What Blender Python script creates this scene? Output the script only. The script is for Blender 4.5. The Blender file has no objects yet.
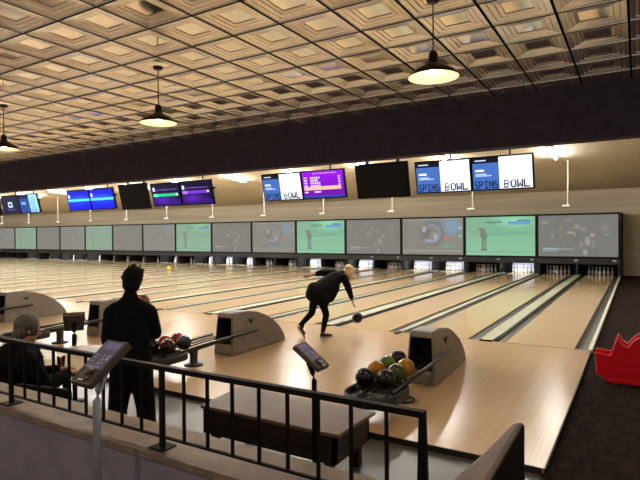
import bpy, bmesh, math, random
from mathutils import Vector, Matrix
random.seed(7)
C = bpy.context.scene.collection
PI = math.pi

# ------------------------------------------------------------------ helpers
def lin(c):
    r = []
    for v in c:
        v /= 255.0
        r.append(v/12.92 if v <= .04045 else ((v+.055)/1.055)**2.4)
    return tuple(r)

MATS = {}
def mat(name, rgb, rough=.5, metal=0.0, spec=.5, emit=0.0, noise=None, bump=None, coat=0.0):
    """noise = (scale xyz, rgb2, detail); bump = (scale, strength)"""
    m = bpy.data.materials.new(name); m.use_nodes = True
    nt = m.node_tree; b = nt.nodes['Principled BSDF']
    col = lin(rgb)+(1,)
    b.inputs['Base Color'].default_value = col
    b.inputs['Roughness'].default_value = rough
    b.inputs['Metallic'].default_value = metal
    b.inputs['Specular IOR Level'].default_value = spec
    b.inputs['Coat Weight'].default_value = coat
    if emit:
        b.inputs['Emission Color'].default_value = col
        b.inputs['Emission Strength'].default_value = emit
    tc = nt.nodes.new('ShaderNodeTexCoord')
    if noise is None:
        noise = ((6, 6, 6), tuple(min(255, v*1.08+2) for v in rgb), 2)
    if not emit:
        mp = nt.nodes.new('ShaderNodeMapping'); mp.inputs['Scale'].default_value = noise[0]
        nz = nt.nodes.new('ShaderNodeTexNoise'); nz.inputs['Scale'].default_value = 1.0
        nz.inputs['Detail'].default_value = noise[2]
        mx = nt.nodes.new('ShaderNodeMix'); mx.data_type = 'RGBA'
        rp = nt.nodes.new('ShaderNodeMapRange')
        rp.inputs['From Min'].default_value = .35; rp.inputs['From Max'].default_value = .65
        nt.links.new(tc.outputs['Object'], mp.inputs['Vector']); nt.links.new(mp.outputs[0], nz.inputs['Vector'])
        nt.links.new(nz.outputs['Fac'], rp.inputs['Value']); nt.links.new(rp.outputs[0], mx.inputs['Factor'])
        mx.inputs['A'].default_value = col; mx.inputs['B'].default_value = lin(noise[1])+(1,)
        nt.links.new(mx.outputs['Result'], b.inputs['Base Color'])
    if bump:
        n2 = nt.nodes.new('ShaderNodeTexNoise'); n2.inputs['Scale'].default_value = bump[0]
        bp = nt.nodes.new('ShaderNodeBump'); bp.inputs['Strength'].default_value = bump[1]
        bp.inputs['Distance'].default_value = .01
        nt.links.new(tc.outputs['Object'], n2.inputs['Vector']); nt.links.new(n2.outputs['Fac'], bp.inputs['Height'])
        nt.links.new(bp.outputs[0], b.inputs['Normal'])
    MATS[name] = m
    return m

def screen_mat(name, strength, rough=.4):
    m = bpy.data.materials.new(name); m.use_nodes = True
    nt = m.node_tree; b = nt.nodes['Principled BSDF']
    b.inputs['Base Color'].default_value = (.01, .01, .01, 1)
    b.inputs['Roughness'].default_value = rough
    at = nt.nodes.new('ShaderNodeAttribute'); at.attribute_name = 'Picture'
    nt.links.new(at.outputs['Color'], b.inputs['Emission Color'])
    b.inputs['Emission Strength'].default_value = strength
    return m

def obj(name, bm, m=None, parent=None, smooth=False, loc=None, rot=None, mods=None):
    if isinstance(bm, bmesh.types.BMesh):
        me = bpy.data.meshes.new(name); bm.normal_update(); bm.to_mesh(me); bm.free()
    else:
        me = bm
    if m is not None:
        for k in (m if isinstance(m, (list, tuple)) else [m]):
            me.materials.append(k)
    if smooth:
        for p in me.polygons: p.use_smooth = True
    o = bpy.data.objects.new(name, me); C.objects.link(o)
    if parent: o.parent = parent
    if loc: o.location = loc
    if rot: o.rotation_euler = rot
    return o

def tag(o, label, cat, group=None, kind=None):
    if label: o['label'] = label
    if cat: o['category'] = cat
    if group: o['group'] = group
    if kind: o['kind'] = kind
    return o

def thing(name, label, cat, loc=(0, 0, 0), rotz=0, group=None):
    o = bpy.data.objects.new(name, None); C.objects.link(o)
    o.empty_display_size = .1
    o.location = loc; o.rotation_euler = (0, 0, rotz)
    return tag(o, label, cat, group)

def struct(name, bm, m, parent=None, **k):
    o = obj(name, bm, m, parent, **k)
    if not parent: o['kind'] = 'structure'
    return o

def copy_tree(o, parent=None):
    c = o.copy(); C.objects.link(c)
    if parent: c.parent = parent
    for ch in o.children:
        copy_tree(ch, c)
    return c

def B(): return bmesh.new()

def box(bm, x0, x1, y0, y1, z0, z1, mi=0, M=None):
    vs = [bm.verts.new((x, y, z)) for z in (z0, z1) for y in (y0, y1) for x in (x0, x1)]
    if M is not None:
        for v in vs: v.co = M @ v.co
    for f in ((0, 2, 3, 1), (4, 5, 7, 6), (0, 1, 5, 4), (2, 6, 7, 3), (0, 4, 6, 2), (1, 3, 7, 5)):
        fc = bm.faces.new([vs[i] for i in f]); fc.material_index = mi
    return bm

def bevel(bm, w=.01, seg=2, ang=30):
    es = [e for e in bm.edges if len(e.link_faces) == 2 and e.calc_face_angle(0) > math.radians(ang)]
    bmesh.ops.bevel(bm, geom=es, offset=w, segments=seg, affect='EDGES', profile=.5)
    return bm

def frame_of(d):
    d = Vector(d).normalized()
    up = Vector((0, 0, 1)) if abs(d.z) < .95 else Vector((0, 1, 0))
    s = d.cross(up).normalized(); u = s.cross(d).normalized()
    return s, u

def tube(bm, pts, r, n=10, mi=0, cap=True):
    """swept tube through pts; r number or list"""
    pts = [Vector(p) for p in pts]
    if not isinstance(r, (list, tuple)): r = [r]*len(pts)
    rings = []
    for i, p in enumerate(pts):
        a = pts[max(0, i-1)]; b = pts[min(len(pts)-1, i+1)]
        s, u = frame_of(b-a)
        rings.append([bm.verts.new(p+(s*math.cos(2*PI*k/n)+u*math.sin(2*PI*k/n))*r[i]) for k in range(n)])
    for a, b in zip(rings, rings[1:]):
        for k in range(n):
            f = bm.faces.new((a[k], a[(k+1) % n], b[(k+1) % n], b[k])); f.material_index = mi; f.smooth = True
    if cap:
        f = bm.faces.new(list(reversed(rings[0]))); f.material_index = mi
        f = bm.faces.new(rings[-1]); f.material_index = mi
    return bm

def lathe(bm, prof, n=24, c=(0, 0, 0), mi=0, closed_top=True, closed_bot=True):
    rings = []
    for r, z in prof:
        if r < 1e-5:
            rings.append([bm.verts.new((c[0], c[1], c[2]+z))])
        else:
            rings.append([bm.verts.new((c[0]+r*math.cos(2*PI*k/n), c[1]+r*math.sin(2*PI*k/n), c[2]+z)) for k in range(n)])
    for a, b in zip(rings, rings[1:]):
        for k in range(n):
            if len(a) == 1 and len(b) == 1: continue
            if len(a) == 1: f = bm.faces.new((a[0], b[(k+1) % n], b[k]))
            elif len(b) == 1: f = bm.faces.new((a[k], a[(k+1) % n], b[0]))
            else: f = bm.faces.new((a[k], a[(k+1) % n], b[(k+1) % n], b[k]))
            f.smooth = True; f.material_index = mi
    if closed_bot and len(rings[0]) > 1: bm.faces.new(list(reversed(rings[0])))
    if closed_top and len(rings[-1]) > 1: bm.faces.new(rings[-1])
    return bm

def sphere(bm, c, r, n=20, m=12, mi=0):
    prof = [(r*math.sin(PI*i/m), -r*math.cos(PI*i/m)) for i in range(m+1)]
    prof[0] = (0, -r); prof[-1] = (0, r)
    return lathe(bm, prof, n, c, mi)

def prism(bm, outline, axis, a, b, mi=0):
    """outline of (p,q); axis 'x': p=y,q=z ; 'y': p=x,q=z ; 'z': p=x,q=y"""
    def P(p, q, t):
        return {'x': (t, p, q), 'y': (p, t, q), 'z': (p, q, t)}[axis]
    va = [bm.verts.new(P(p, q, a)) for p, q in outline]
    vb = [bm.verts.new(P(p, q, b)) for p, q in outline]
    n = len(outline)
    fs = [bm.faces.new(va), bm.faces.new(list(reversed(vb)))]
    for i in range(n):
        fs.append(bm.faces.new((va[i], vb[i], vb[(i+1) % n], va[(i+1) % n])))
    for f in fs: f.material_index = mi
    bmesh.ops.recalc_face_normals(bm, faces=fs)
    return bm

# ------------------------------------------------------------------ layout numbers
P = 3.7167            # pitch of a pair of lanes
LW = 1.2287           # lane width
XR = -1.179           # right edge of the rightmost lane
WIDE, NARROW = .742, .5177
LEND = 19.42          # end of lanes
YM = 18.12            # masking screens
XM = -.894
NP = 16
APY = -5.57           # front edge of the approach
WALLY = 19.85
ORD = ['rightmost', 'second', 'third', 'fourth', 'fifth', 'sixth', 'seventh', 'eighth', 'ninth', 'tenth', 'eleventh',
       'twelfth', 'thirteenth', 'fourteenth', 'fifteenth', 'sixteenth']
def nth(i): return 'rightmost screen' if i == 0 else ORD[i]+' screen from right'
def ceil_z(y): return 5.20-.079*(y-9.3)

# ------------------------------------------------------------------ materials
M_lane = mat('lane_maple', (206, 180, 142), .14, noise=((45, .25, 1), (197, 169, 129), 3), spec=.5)
M_appr = mat('approach_maple', (186, 154, 118), .24, noise=((40, .35, 1), (176, 144, 109), 3), spec=.5)
M_gutter = mat('gutter_grey', (58, 60, 56), .5, noise=((3, .5, 3), (68, 70, 64), 2))
M_cap = mat('cap_cream', (160, 163, 144), .5)
M_darkmetal = mat('dark_metal', (26, 26, 27), .4)
M_black = mat('matte_black', (5, 5, 6), .6, spec=.15)
M_yellow = mat('yellow_tag', (190, 190, 40), .5)
M_white = mat('white_paint', (214, 212, 200), .6, noise=((2, 2, 2), (210, 208, 196), 1))
M_pin = mat('pin_white', (214, 214, 214), .3)
M_red = mat('pin_red', (190, 30, 30), .35)
M_wall = mat('beige_wall', (196, 184, 162), .85, noise=((.10, .10, 3.2), (176, 164, 142), 2))
M_soffit = mat('soffit_black', (74, 68, 84), .9, spec=.1)
M_ceilb = mat('beige_ceiling', (192, 180, 156), .9)
M_hood = mat('hood_grey', (116, 108, 98), .5)
M_hoodin = mat('hood_inside', (12, 11, 12), .7)
M_carpet = mat('dark_carpet', (24, 18, 16), 1, spec=.05, noise=((16, 6, 16), (46, 35, 32), 7), bump=(120, .5))
M_settee = mat('settee_floor', (80, 78, 75), .35, noise=((2, 2, 2), (72, 70, 68), 4))
M_plat = mat('platform_carpet', (40, 34, 34), .95, noise=((12, 12, 12), (56, 46, 46), 5))
M_kwall = mat('grey_violet_paint', (112, 104, 124), .85)
M_ledge = mat('ledge_laminate', (124, 108, 97), .5, noise=((6, 10, 5), (102, 86, 78), 5))
M_benchtop = mat('bench_top', (104, 88, 76), .5, noise=((1.5, 20, 3), (96, 80, 68), 3))
M_benchwood = mat('dark_wood', (40, 27, 22), .5, noise=((2, 2, 18), (30, 20, 17), 3))
M_chrome = mat('brushed_steel', (160, 164, 176), .35, metal=.6)
M_case = mat('case_grey_brown', (66, 56, 54), .45)
M_tray = mat('tray_black', (17, 17, 18), .5)
M_seat = mat('brown_vinyl', (96, 80, 74), .5)
M_redpl = mat('red_plastic', (206, 16, 38), .26, noise=((2, 2, 2), (198, 14, 34), 1), coat=.6)
M_cloth = mat('black_cloth', (8, 9, 14), .9, spec=.15, noise=((20, 20, 20), (13, 14, 20), 3), bump=(25, .4))
M_cloth2 = mat('dark_cloth', (12, 11, 12), .9, spec=.15, noise=((20, 20, 20), (18, 17, 18), 3), bump=(25, .4))
M_jeans = mat('black_trousers', (10, 10, 14), .9, spec=.15, noise=((20, 20, 20), (14, 14, 18), 3))
M_skin = mat('skin', (196, 140, 112), .5)
M_hair_d = mat('hair_dark', (9, 8, 8), .8, spec=.2, noise=((60, 60, 12), (14, 12, 11), 3), bump=(60, .6))
M_hair_b = mat('hair_blonde', (226, 198, 152), .6, noise=((60, 60, 12), (196, 164, 118), 3), bump=(60, .6))
M_hair_g = mat('hair_grey', (98, 90, 86), .6, noise=((60, 60, 12), (60, 54, 52), 3), bump=(60, .6))
M_eye = mat('eye_dark', (20, 16, 14), .2)
M_lip = mat('lips', (150, 84, 76), .5)
M_shoe = mat('shoe_dark', (30, 26, 26), .4)
M_sole = mat('shoe_sole', (150, 140, 128), .6)
M_tab = mat('pale_table', (205, 196, 180), .2)
M_tube = mat('tube_glow', (255, 250, 240), .5, emit=245)
M_bulb = mat('bulb_glow', (255, 228, 190), .5, emit=60)
M_enamel = mat('cream_enamel', (250, 238, 214), .4)
M_shade = mat('shade_bronze', (48, 30, 26), .4, metal=.3)
M_glass = None
def glass_mat():
    m = bpy.data.materials.new('clear_glass'); m.use_nodes = True
    b = m.node_tree.nodes['Principled BSDF']
    b.inputs['Base Color'].default_value = (.95, .95, .95, 1); b.inputs['Transmission Weight'].default_value = 1
    b.inputs['Roughness'].default_value = .02; b.inputs['IOR'].default_value = 1.2
    return m
M_glass = glass_mat()
M_cola = mat('amber_drink', (120, 62, 20), .1)
M_tin = mat('ceiling_tin', (247, 243, 234), .26, metal=.85, noise=((1.5, 1.5, 1.5), (232, 224, 210), 2))
M_tinc = mat('ceiling_tin_panel', (240, 236, 226), .10, metal=.88, noise=((1.5, 1.5, 1.5), (228, 220, 206), 2))
M_grid = mat('ceiling_grid_bar', (9, 8, 8), .95, spec=.05)
M_maskpic = screen_mat('masking_picture', 1.0, .8)
M_tvpic = screen_mat('monitor_picture', 1.5, .3)
M_kiosk = screen_mat('console_picture', .8, .3)

# ------------------------------------------------------------------ raster pictures (real screens show them)
FONT = {'S': '01111 10000 10000 01110 00001 00001 11110', 'P': '11110 10001 10001 11110 10000 10000 10000',
        'I': '01110 00100 00100 00100 00100 00100 01110', 'N': '10001 11001 10101 10101 10011 10001 10001',
        'B': '11110 10001 10001 11110 10001 10001 11110', 'O': '01110 10001 10001 10001 10001 10001 01110',
        'W': '10001 10001 10001 10101 10101 11011 10001', 'L': '10000 10000 10000 10000 10000 10000 11111',
        '0': '01110 10001 10011 10101 11001 10001 01110', '1': '00100 01100 00100 00100 00100 00100 01110',
        '2': '01110 10001 00001 00110 01000 10000 11111', '3': '11110 00001 00001 01110 00001 00001 11110',
        '4': '00010 00110 01010 10010 11111 00010 00010', '5': '11111 10000 11110 00001 00001 10001 01110',
        '6': '01110 10000 10000 11110 10001 10001 01110', '7': '11111 00001 00010 00100 01000 01000 01000',
        '8': '01110 10001 10001 01110 10001 10001 01110', '9': '01110 10001 10001 01111 00001 00001 01110'}
class Pic:
    def __init__(s, w, h, bg):
        s.w, s.h = w, h; s.px = [tuple(bg)]*(w*h)
    def rect(s, x0, y0, x1, y1, c, a=1.0):
        for y in range(max(0, int(y0*s.h)), min(s.h, int(round(y1*s.h)))):
            for x in range(max(0, int(x0*s.w)), min(s.w, int(round(x1*s.w)))):
                o = s.px[y*s.w+x]; s.px[y*s.w+x] = tuple(o[k]*(1-a)+c[k]*a for k in range(3))
    def blob(s, cx, cy, rx, ry, c, a=1.0, soft=.5):
        for y in range(s.h):
            for x in range(s.w):
                d = math.hypot(((x+.5)/s.w-cx)/rx, ((y+.5)/s.h-cy)/ry)
                if d < 1:
                    k = a*min(1, (1-d)/max(soft, 1e-3)); o = s.px[y*s.w+x]
                    s.px[y*s.w+x] = tuple(o[j]*(1-k)+c[j]*k for j in range(3))
    def ring(s, cx, cy, r, t, c, a=1.0):
        for y in range(s.h):
            for x in range(s.w):
                d = math.hypot(((x+.5)/s.w-cx)*1.7, (y+.5)/s.h-cy)
                if abs(d-r) < t:
                    o = s.px[y*s.w+x]; s.px[y*s.w+x] = tuple(o[j]*(1-a)+c[j]*a for j in range(3))
    def text(s, t, x0, y0, x1, y1, c):
        n = len(t); cw = (x1-x0)/n
        for i, ch in enumerate(t):
            rows = FONT[ch].split()
            for r in range(7):
                for q in range(5):
                    if rows[r][q] == '1':
                        s.rect(x0+cw*(i+q/6), y0+(y1-y0)*r/7, x0+cw*(i+(q+1)/6)+.001, y0+(y1-y0)*(r+1)/7, c)
    def noise(s, n, c1, amp, rng):
        for _ in range(n):
            s.blob(rng.random(), rng.random(), rng.uniform(.03, .12), rng.uniform(.03, .14), c1, amp, 1)
    def vgrad(s, f):
        for y in range(s.h):
            k = f((y+.5)/s.h)
            for x in range(s.w):
                s.px[y*s.w+x] = tuple(v*k for v in s.px[y*s.w+x])
    def mesh(s, name, W, H):
        """upright in XZ facing -Y, centred on origin; x grows to the right as seen from -Y"""
        w, h = s.w, s.h
        vs = [(-W/2+W*i/w, 0, H/2-H*j/h) for j in range(h+1) for i in range(w+1)]
        fs = [(j*(w+1)+i, (j+1)*(w+1)+i, (j+1)*(w+1)+i+1, j*(w+1)+i+1) for j in range(h) for i in range(w)]
        me = bpy.data.meshes.new(name); me.from_pydata(vs, [], fs)
        at = me.color_attributes.new('Picture', 'FLOAT_COLOR', 'CORNER')
        buf = []
        for c in s.px:
            l = lin([max(0, min(255, v)) for v in c])
            buf += [l[0], l[1], l[2], 1.0]*4
        at.data.foreach_set('color', buf)
        return me

rng = random.Random(3)
def pic_football():
    p = Pic(84, 48, (118, 118, 112)); p.noise(18, (100, 104, 100), .5, rng); p.noise(8, (128, 128, 124), .5, rng)
    p.blob(.62, .1, .3, .16, (112, 114, 130), .6, 1)
    p.blob(.08, .17, .06, .04, (185, 180, 175), .9); p.blob(.3, .3, .04, .08, (180, 130, 120), .9); p.blob(.3, .45, .05, .12, (140, 120, 95), .7)
    p.blob(.42, .42, .07, .04, (200, 195, 190), 1); p.blob(.47, .48, .03, .06, (195, 190, 185), 1)
    p.blob(.5, .28, .05, .08, (175, 165, 160), .9); p.blob(.58, .33, .06, .07, (165, 155, 150), .8); p.blob(.44, .34, .07, .03, (160, 120, 125), .7)
    p.blob(.19, .5, .03, .06, (165, 160, 155), .9); p.blob(.06, .35, .02, .1, (145, 145, 142), .6)
    p.blob(.69, .48, .04, .06, (205, 185, 175), 1); p.blob(.63, .63, .045, .14, (195, 185, 178), .9); p.blob(.55, .72, .03, .1, (170, 165, 160), .8)
    p.blob(.6, .9, .04, .09, (200, 190, 185), .9); p.blob(.7, .72, .03, .14, (150, 148, 145), .7); p.blob(.84, .32, .06, .1, (145, 148, 142), .8)
    p.blob(.86, .48, .06, .03, (160, 165, 160), .8); p.blob(.4, .12, .07, .03, (165, 160, 155), .7); p.blob(.48, .55, .08, .2, (92, 96, 94), .6, 1)
    q = Pic(p.w, p.h, (112, 113, 109)); q.noise(10, (98, 101, 98), .5, rng); p.px = [tuple(a*.62+c*.38 for a, c in zip(u, v)) for u, v in zip(p.px, q.px)]
    p.rect(.06, .81, .26, .835, (160, 180, 195)); p.rect(.26, .82, .45, .835, (170, 172, 168)); p.rect(.06, .86, .25, .885, (150, 175, 190))
    return p
def pic_golf(strong=1.0):
    p = Pic(84, 48, (128, 190, 152)); p.vgrad(lambda v: .95+.1*v)
    p.blob(.5, .32, .9, .12, (112, 172, 140), .8, 1); p.blob(.7, .1, .35, .3, (150, 235, 190), .9, 1); p.blob(.4, .45, .35, .04, (104, 158, 132), .8, 1)
    p.blob(.75, .42, .3, .05, (100, 160, 135), .8, 1); p.blob(.1, .35, .2, .3, (130, 170, 140), .7, 1)
    p.rect(.0, .55, 1, .57, (140, 200, 165), .5)
    p.rect(.3, .12, .53, .16, (95, 140, 120), .8); p.rect(.34, .16, .45, .18, (100, 140, 125), .7)
    for k in range(9): p.rect(.63+k*.035, .12 if k > 3 else .13, .63+k*.035+.024, .2, (90, 150, 225), .85)
    p.rect(.76, .1, .92, .12, (80, 120, 150), .8)
    g = (112, 122, 110)
    p.blob(.215, .32, .035, .05, g); p.blob(.26, .43, .055, .16, g, 1, .3); p.blob(.28, .5, .05, .1, g, 1, .3)
    p.rect(.245, .55, .278, .86, g); p.rect(.29, .55, .315, .86, g); p.rect(.23, .85, .32, .875, (90, 110, 90))
    p.rect(0, .9, 1, .92, (110, 165, 130), .7)
    return p
def pic_circle(c=1.0):
    p = Pic(84, 48, (132, 130, 122)); p.noise(10, (120, 119, 112), .6, rng)
    p.rect(.02, .03, .98, .06, (160, 158, 150), .6); p.rect(.02, .88, .98, .92, (158, 154, 148), .8); p.rect(.03, .05, .1, .85, (124, 123, 118), .8)
    p.blob(.8, .25, .2, .32, (120, 165, 200), .8*c, .6); p.blob(.55, .4, .28, .5, (120, 126, 140), .6, .6)
    p.ring(.5, .42, .3, .045, (104, 104, 114), .5); p.ring(.5, .42, .22, .03, (160, 165, 170), .35)
    p.blob(.42, .42, .1, .2, (112, 102, 96), .8); p.blob(.5, .45, .06, .1, (150, 140, 110), .8); p.blob(.37, .3, .05, .12, (170, 185, 190), .8)
    p.blob(.45, .62, .1, .06, (150, 165, 200), .9); p.blob(.56, .52, .04, .14, (180, 190, 205), .8)
    p.blob(.73, .55, .06, .1, (190, 112, 112), .9*c); p.blob(.76, .75, .16, .08, (110, 160, 130), .8*c); p.blob(.28, .48, .04, .1, (112, 128, 112), .6)
    p.blob(.56, .74, .05, .06, (140, 100, 100), .7); p.blob(.3, .78, .12, .04, (110, 108, 100), .7); p.blob(.95, .27, .03, .05, (170, 205, 205)); p.blob(.95, .5, .03, .05, (150, 205, 210))
    return p
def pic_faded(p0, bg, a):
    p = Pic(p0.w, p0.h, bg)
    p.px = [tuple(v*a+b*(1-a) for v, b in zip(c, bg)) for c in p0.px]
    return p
PF, PG, PC = pic_football(), pic_golf(), pic_circle()
FW, FH = P-.14, 2.06
mask_pics = {}
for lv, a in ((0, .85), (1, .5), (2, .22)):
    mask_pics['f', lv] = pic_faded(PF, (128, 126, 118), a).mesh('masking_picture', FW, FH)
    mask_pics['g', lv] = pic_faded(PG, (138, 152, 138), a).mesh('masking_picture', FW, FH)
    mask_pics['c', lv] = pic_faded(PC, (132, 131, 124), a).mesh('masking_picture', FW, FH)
for me in mask_pics.values(): me.materials.append(M_maskpic)

NAVY, BLUE, WHITE = (18, 26, 60), (62, 98, 168), (238, 243, 255)
def pic_spins():
    p = Pic(110, 60, WHITE); p.rect(0, 0, .45, 1, BLUE); p.rect(0, 0, .45, .17, (8, 12, 26))
    p.rect(.05, .07, .24, .1, (200, 210, 230)); p.rect(.05, .38, .2, .43, (220, 230, 245))
    p.rect(.05, .5, .24, .53, (190, 205, 235)); p.rect(.05, .56, .33, .58, (170, 190, 230))
    p.text('SPINS', .02, .74, .45, .98, NAVY); p.text('BOWL', .53, .74, .97, .98, NAVY)
    return p
def pic_purple():
    p = Pic(110, 60, (132, 14, 205)); p.vgrad(lambda v: 1.05-.35*v)
    for i in range(10): p.rect(.28+i*.06, .06, .3+i*.06, .1, (220, 180, 250))
    for r, n in ((.2, 5), (.3, 4), (.4, 5), (.5, 5)):
        p.rect(.04, r, .12, r+.05, (225, 190, 250))
        for i in range(n): p.rect(.2+i*.05, r, .235+i*.05, r+.06, (225, 200, 245))
        p.rect(.88, r, .93, r+.05, (225, 190, 250))
    p.rect(.03, .58, .93, .7, (250, 176, 150)); p.rect(.03, .76, .12, .8, (230, 200, 245)); p.rect(.28, .75, .44, .8, (230, 200, 245))
    p.rect(0, .93, 1, 1, (40, 60, 150))
    return p
def pic_night(bar, barc):
    p = Pic(110, 60, (14, 8, 40)); p.blob(.35, .75, .6, .4, (96, 30, 190), .9, 1); p.blob(.85, .9, .3, .25, (60, 20, 150), .8, 1)
    p.rect(.04, .16, .12, .34, (190, 200, 240)); 
    for i in range(14): p.rect(.16+i*.055, .26, .185+i*.055, .3, (120, 90, 190))
    p.rect(.04, bar, .93, bar+.13, barc); p.rect(.04, bar, .2, bar+.13, tuple(min(255, v+60) for v in barc)); p.rect(.86, bar+.02, .92, bar+.1, (230, 230, 255))
    return p
def pic_blue():
    p = Pic(110, 60, (14, 22, 205)); p.blob(.5, .5, .8, .4, (30, 90, 240), .8, 1)
    p.rect(0, .44, 1, .56, (80, 205, 245)); p.rect(.04, .2, .12, .38, (220, 235, 255)); p.rect(0, 0, 1, .05, (10, 40, 140))
    for i in range(12): p.rect(.2+i*.06, .33, .225+i*.06, .36, (70, 110, 240))
    return p
def pic_logo():
    p = Pic(110, 60, (14, 18, 52)); p.rect(.38, .36, .62, .66, (190, 215, 245)); p.rect(.44, .44, .56, .58, (14, 18, 52)); p.rect(.3, .78, .7, .82, (60, 90, 150))
    return p
def pic_split():
    p = Pic(110, 60, (20, 40, 100)); p.rect(0, 0, .55, 1, (30, 66, 140)); p.rect(0, 0, .55, .2, (10, 14, 36)); p.rect(.1, .4, .35, .55, (120, 160, 220))
    p.rect(.55, 0, 1, 1, (150, 205, 235))
    for i in range(5): p.rect(.62, .15+i*.14, .9, .19+i*.14, (90, 150, 200))
    p.text('BOWL', .58, .8, .97, .96, (60, 110, 160))
    return p

# ------------------------------------------------------------------ floors, walls, ceilings
bm = B(); box(bm, -64, -.9, APY, 0.0, -.12, 0); struct('approach_floor', bm, M_appr)
bm = B(); box(bm, -64, -.925, -8.41, APY, -.2, -.06); struct('floor', bm, M_settee)
bm = B(); box(bm, -.9, 5, -14, WALLY, -.2, -.045); o = struct('floor', bm, M_carpet)
bm = B(); box(bm, -.925, -.9, -14, APY, -.2, -.05); struct('trim_1', bm, M_black)
bm = B(); box(bm, -.905, -.888, APY-.012, 0.0, -.06, .003); struct('trim_2', bm, M_black)
bm = B(); box(bm, -64, -.93, APY-.015, APY, -.06, .003); struct('trim_3', bm, M_benchwood)
bm = B(); box(bm, -64, -.95, 0, WALLY, -.2, -.11); struct('floor', bm, M_black)
# raised concourse where the photographer stands
bm = B(); box(bm, -20, -.96, -14, -8.72, -.2, .3); struct('concourse_floor', bm, M_plat)
bm = B(); box(bm, -20, -.96, -8.78, -8.48, -.2, .962); struct('wall_concourse', bm, M_kwall)
bm = B(); box(bm, -20, -.94, -8.795, -8.46, .957, .997); bevel(bm, .006); struct('trim_4', bm, M_ledge)
bm = B(); box(bm, -20, -.96, -8.80, -8.78, .3, .40); struct('baseboard_concourse', bm, M_darkmetal)

bm = B(); box(bm, -64, 5, WALLY, WALLY+.15, -.2, 6.3)
struct('wall_back', bm, M_wall)
bm = B(); box(bm, 5, 5.15, -2.2, WALLY, -.2, 6.3); struct('wall_right', bm, M_wall)
bm = B(); box(bm, -64.15, -64, -14, WALLY, -.2, 6.3); struct('wall_left', bm, M_wall)
bm = B()
vs = [bm.verts.new(p) for p in ((-64, -1.9, ceil_z(-1.9)), (5, -1.9, ceil_z(-1.9)), (5, WALLY, ceil_z(WALLY)), (-64, WALLY, ceil_z(WALLY)))]
vt = [bm.verts.new((v.co.x, v.co.y, v.co.z+.1)) for v in vs]
bm.faces.new(vs); bm.faces.new(list(reversed(vt)))
for i in range(4): bm.faces.new((vs[i], vt[i], vt[(i+1) % 4], vs[(i+1) % 4]))
bmesh.ops.recalc_face_normals(bm, faces=bm.faces[:])
struct('ceiling', bm, M_ceilb)
SOF = -2.2
bm = B(); box(bm, -64, 5, SOF, SOF+.3, 3.50, 6.3); struct('soffit', bm, M_soffit)

# pressed tin ceiling (relief is real geometry)
TX, TY, ZC = .608, .618, 4.30
tx0, ty0 = -3.287, -6.33
bm = B()
prof = [(0, 0), (.013, 0), (.015, .010), (.062, .015), (.066, .028), (.074, .028), (.078, .018), (.118, .022), (.122, .036), (.130, .036), (.134, .026), (.168, .030), (.174, .038), (.30, .016)]
ix0, ix1 = int((-34-tx0)/TX), int((5-tx0)/TX)+1
iy0, iy1 = int((-12.6-ty0)/TY), int(math.ceil((SOF-ty0)/TY))
for ix in range(ix0, ix1):
    for iy in range(iy0, iy1):
        x0, y0 = tx0+ix*TX, ty0+iy*TY
        if y0+TY*.5 > SOF+.29: continue
        rings = []
        for d, z in prof[:-1]:
            rings.append([bm.verts.new((x, y, ZC+z)) for x, y in ((x0+d, y0+d), (x0+TX-d, y0+d), (x0+TX-d, y0+TY-d), (x0+d, y0+TY-d))])
        for j, (a, b) in enumerate(zip(rings, rings[1:])):
            for k in range(4):
                f = bm.faces.new((a[k], b[k], b[(k+1) % 4], a[(k+1) % 4])); f.material_index = 1 if j == 0 else 0
        f = bm.faces.new(list(reversed(rings[-1]))); f.material_index = 2
struct('ceiling', bm, [M_tin, M_grid, M_tinc])
bm = B(); box(bm, -36, 5, -13, SOF, ZC+.06, ZC+.12); struct('ceiling', bm, M_grid)

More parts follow.
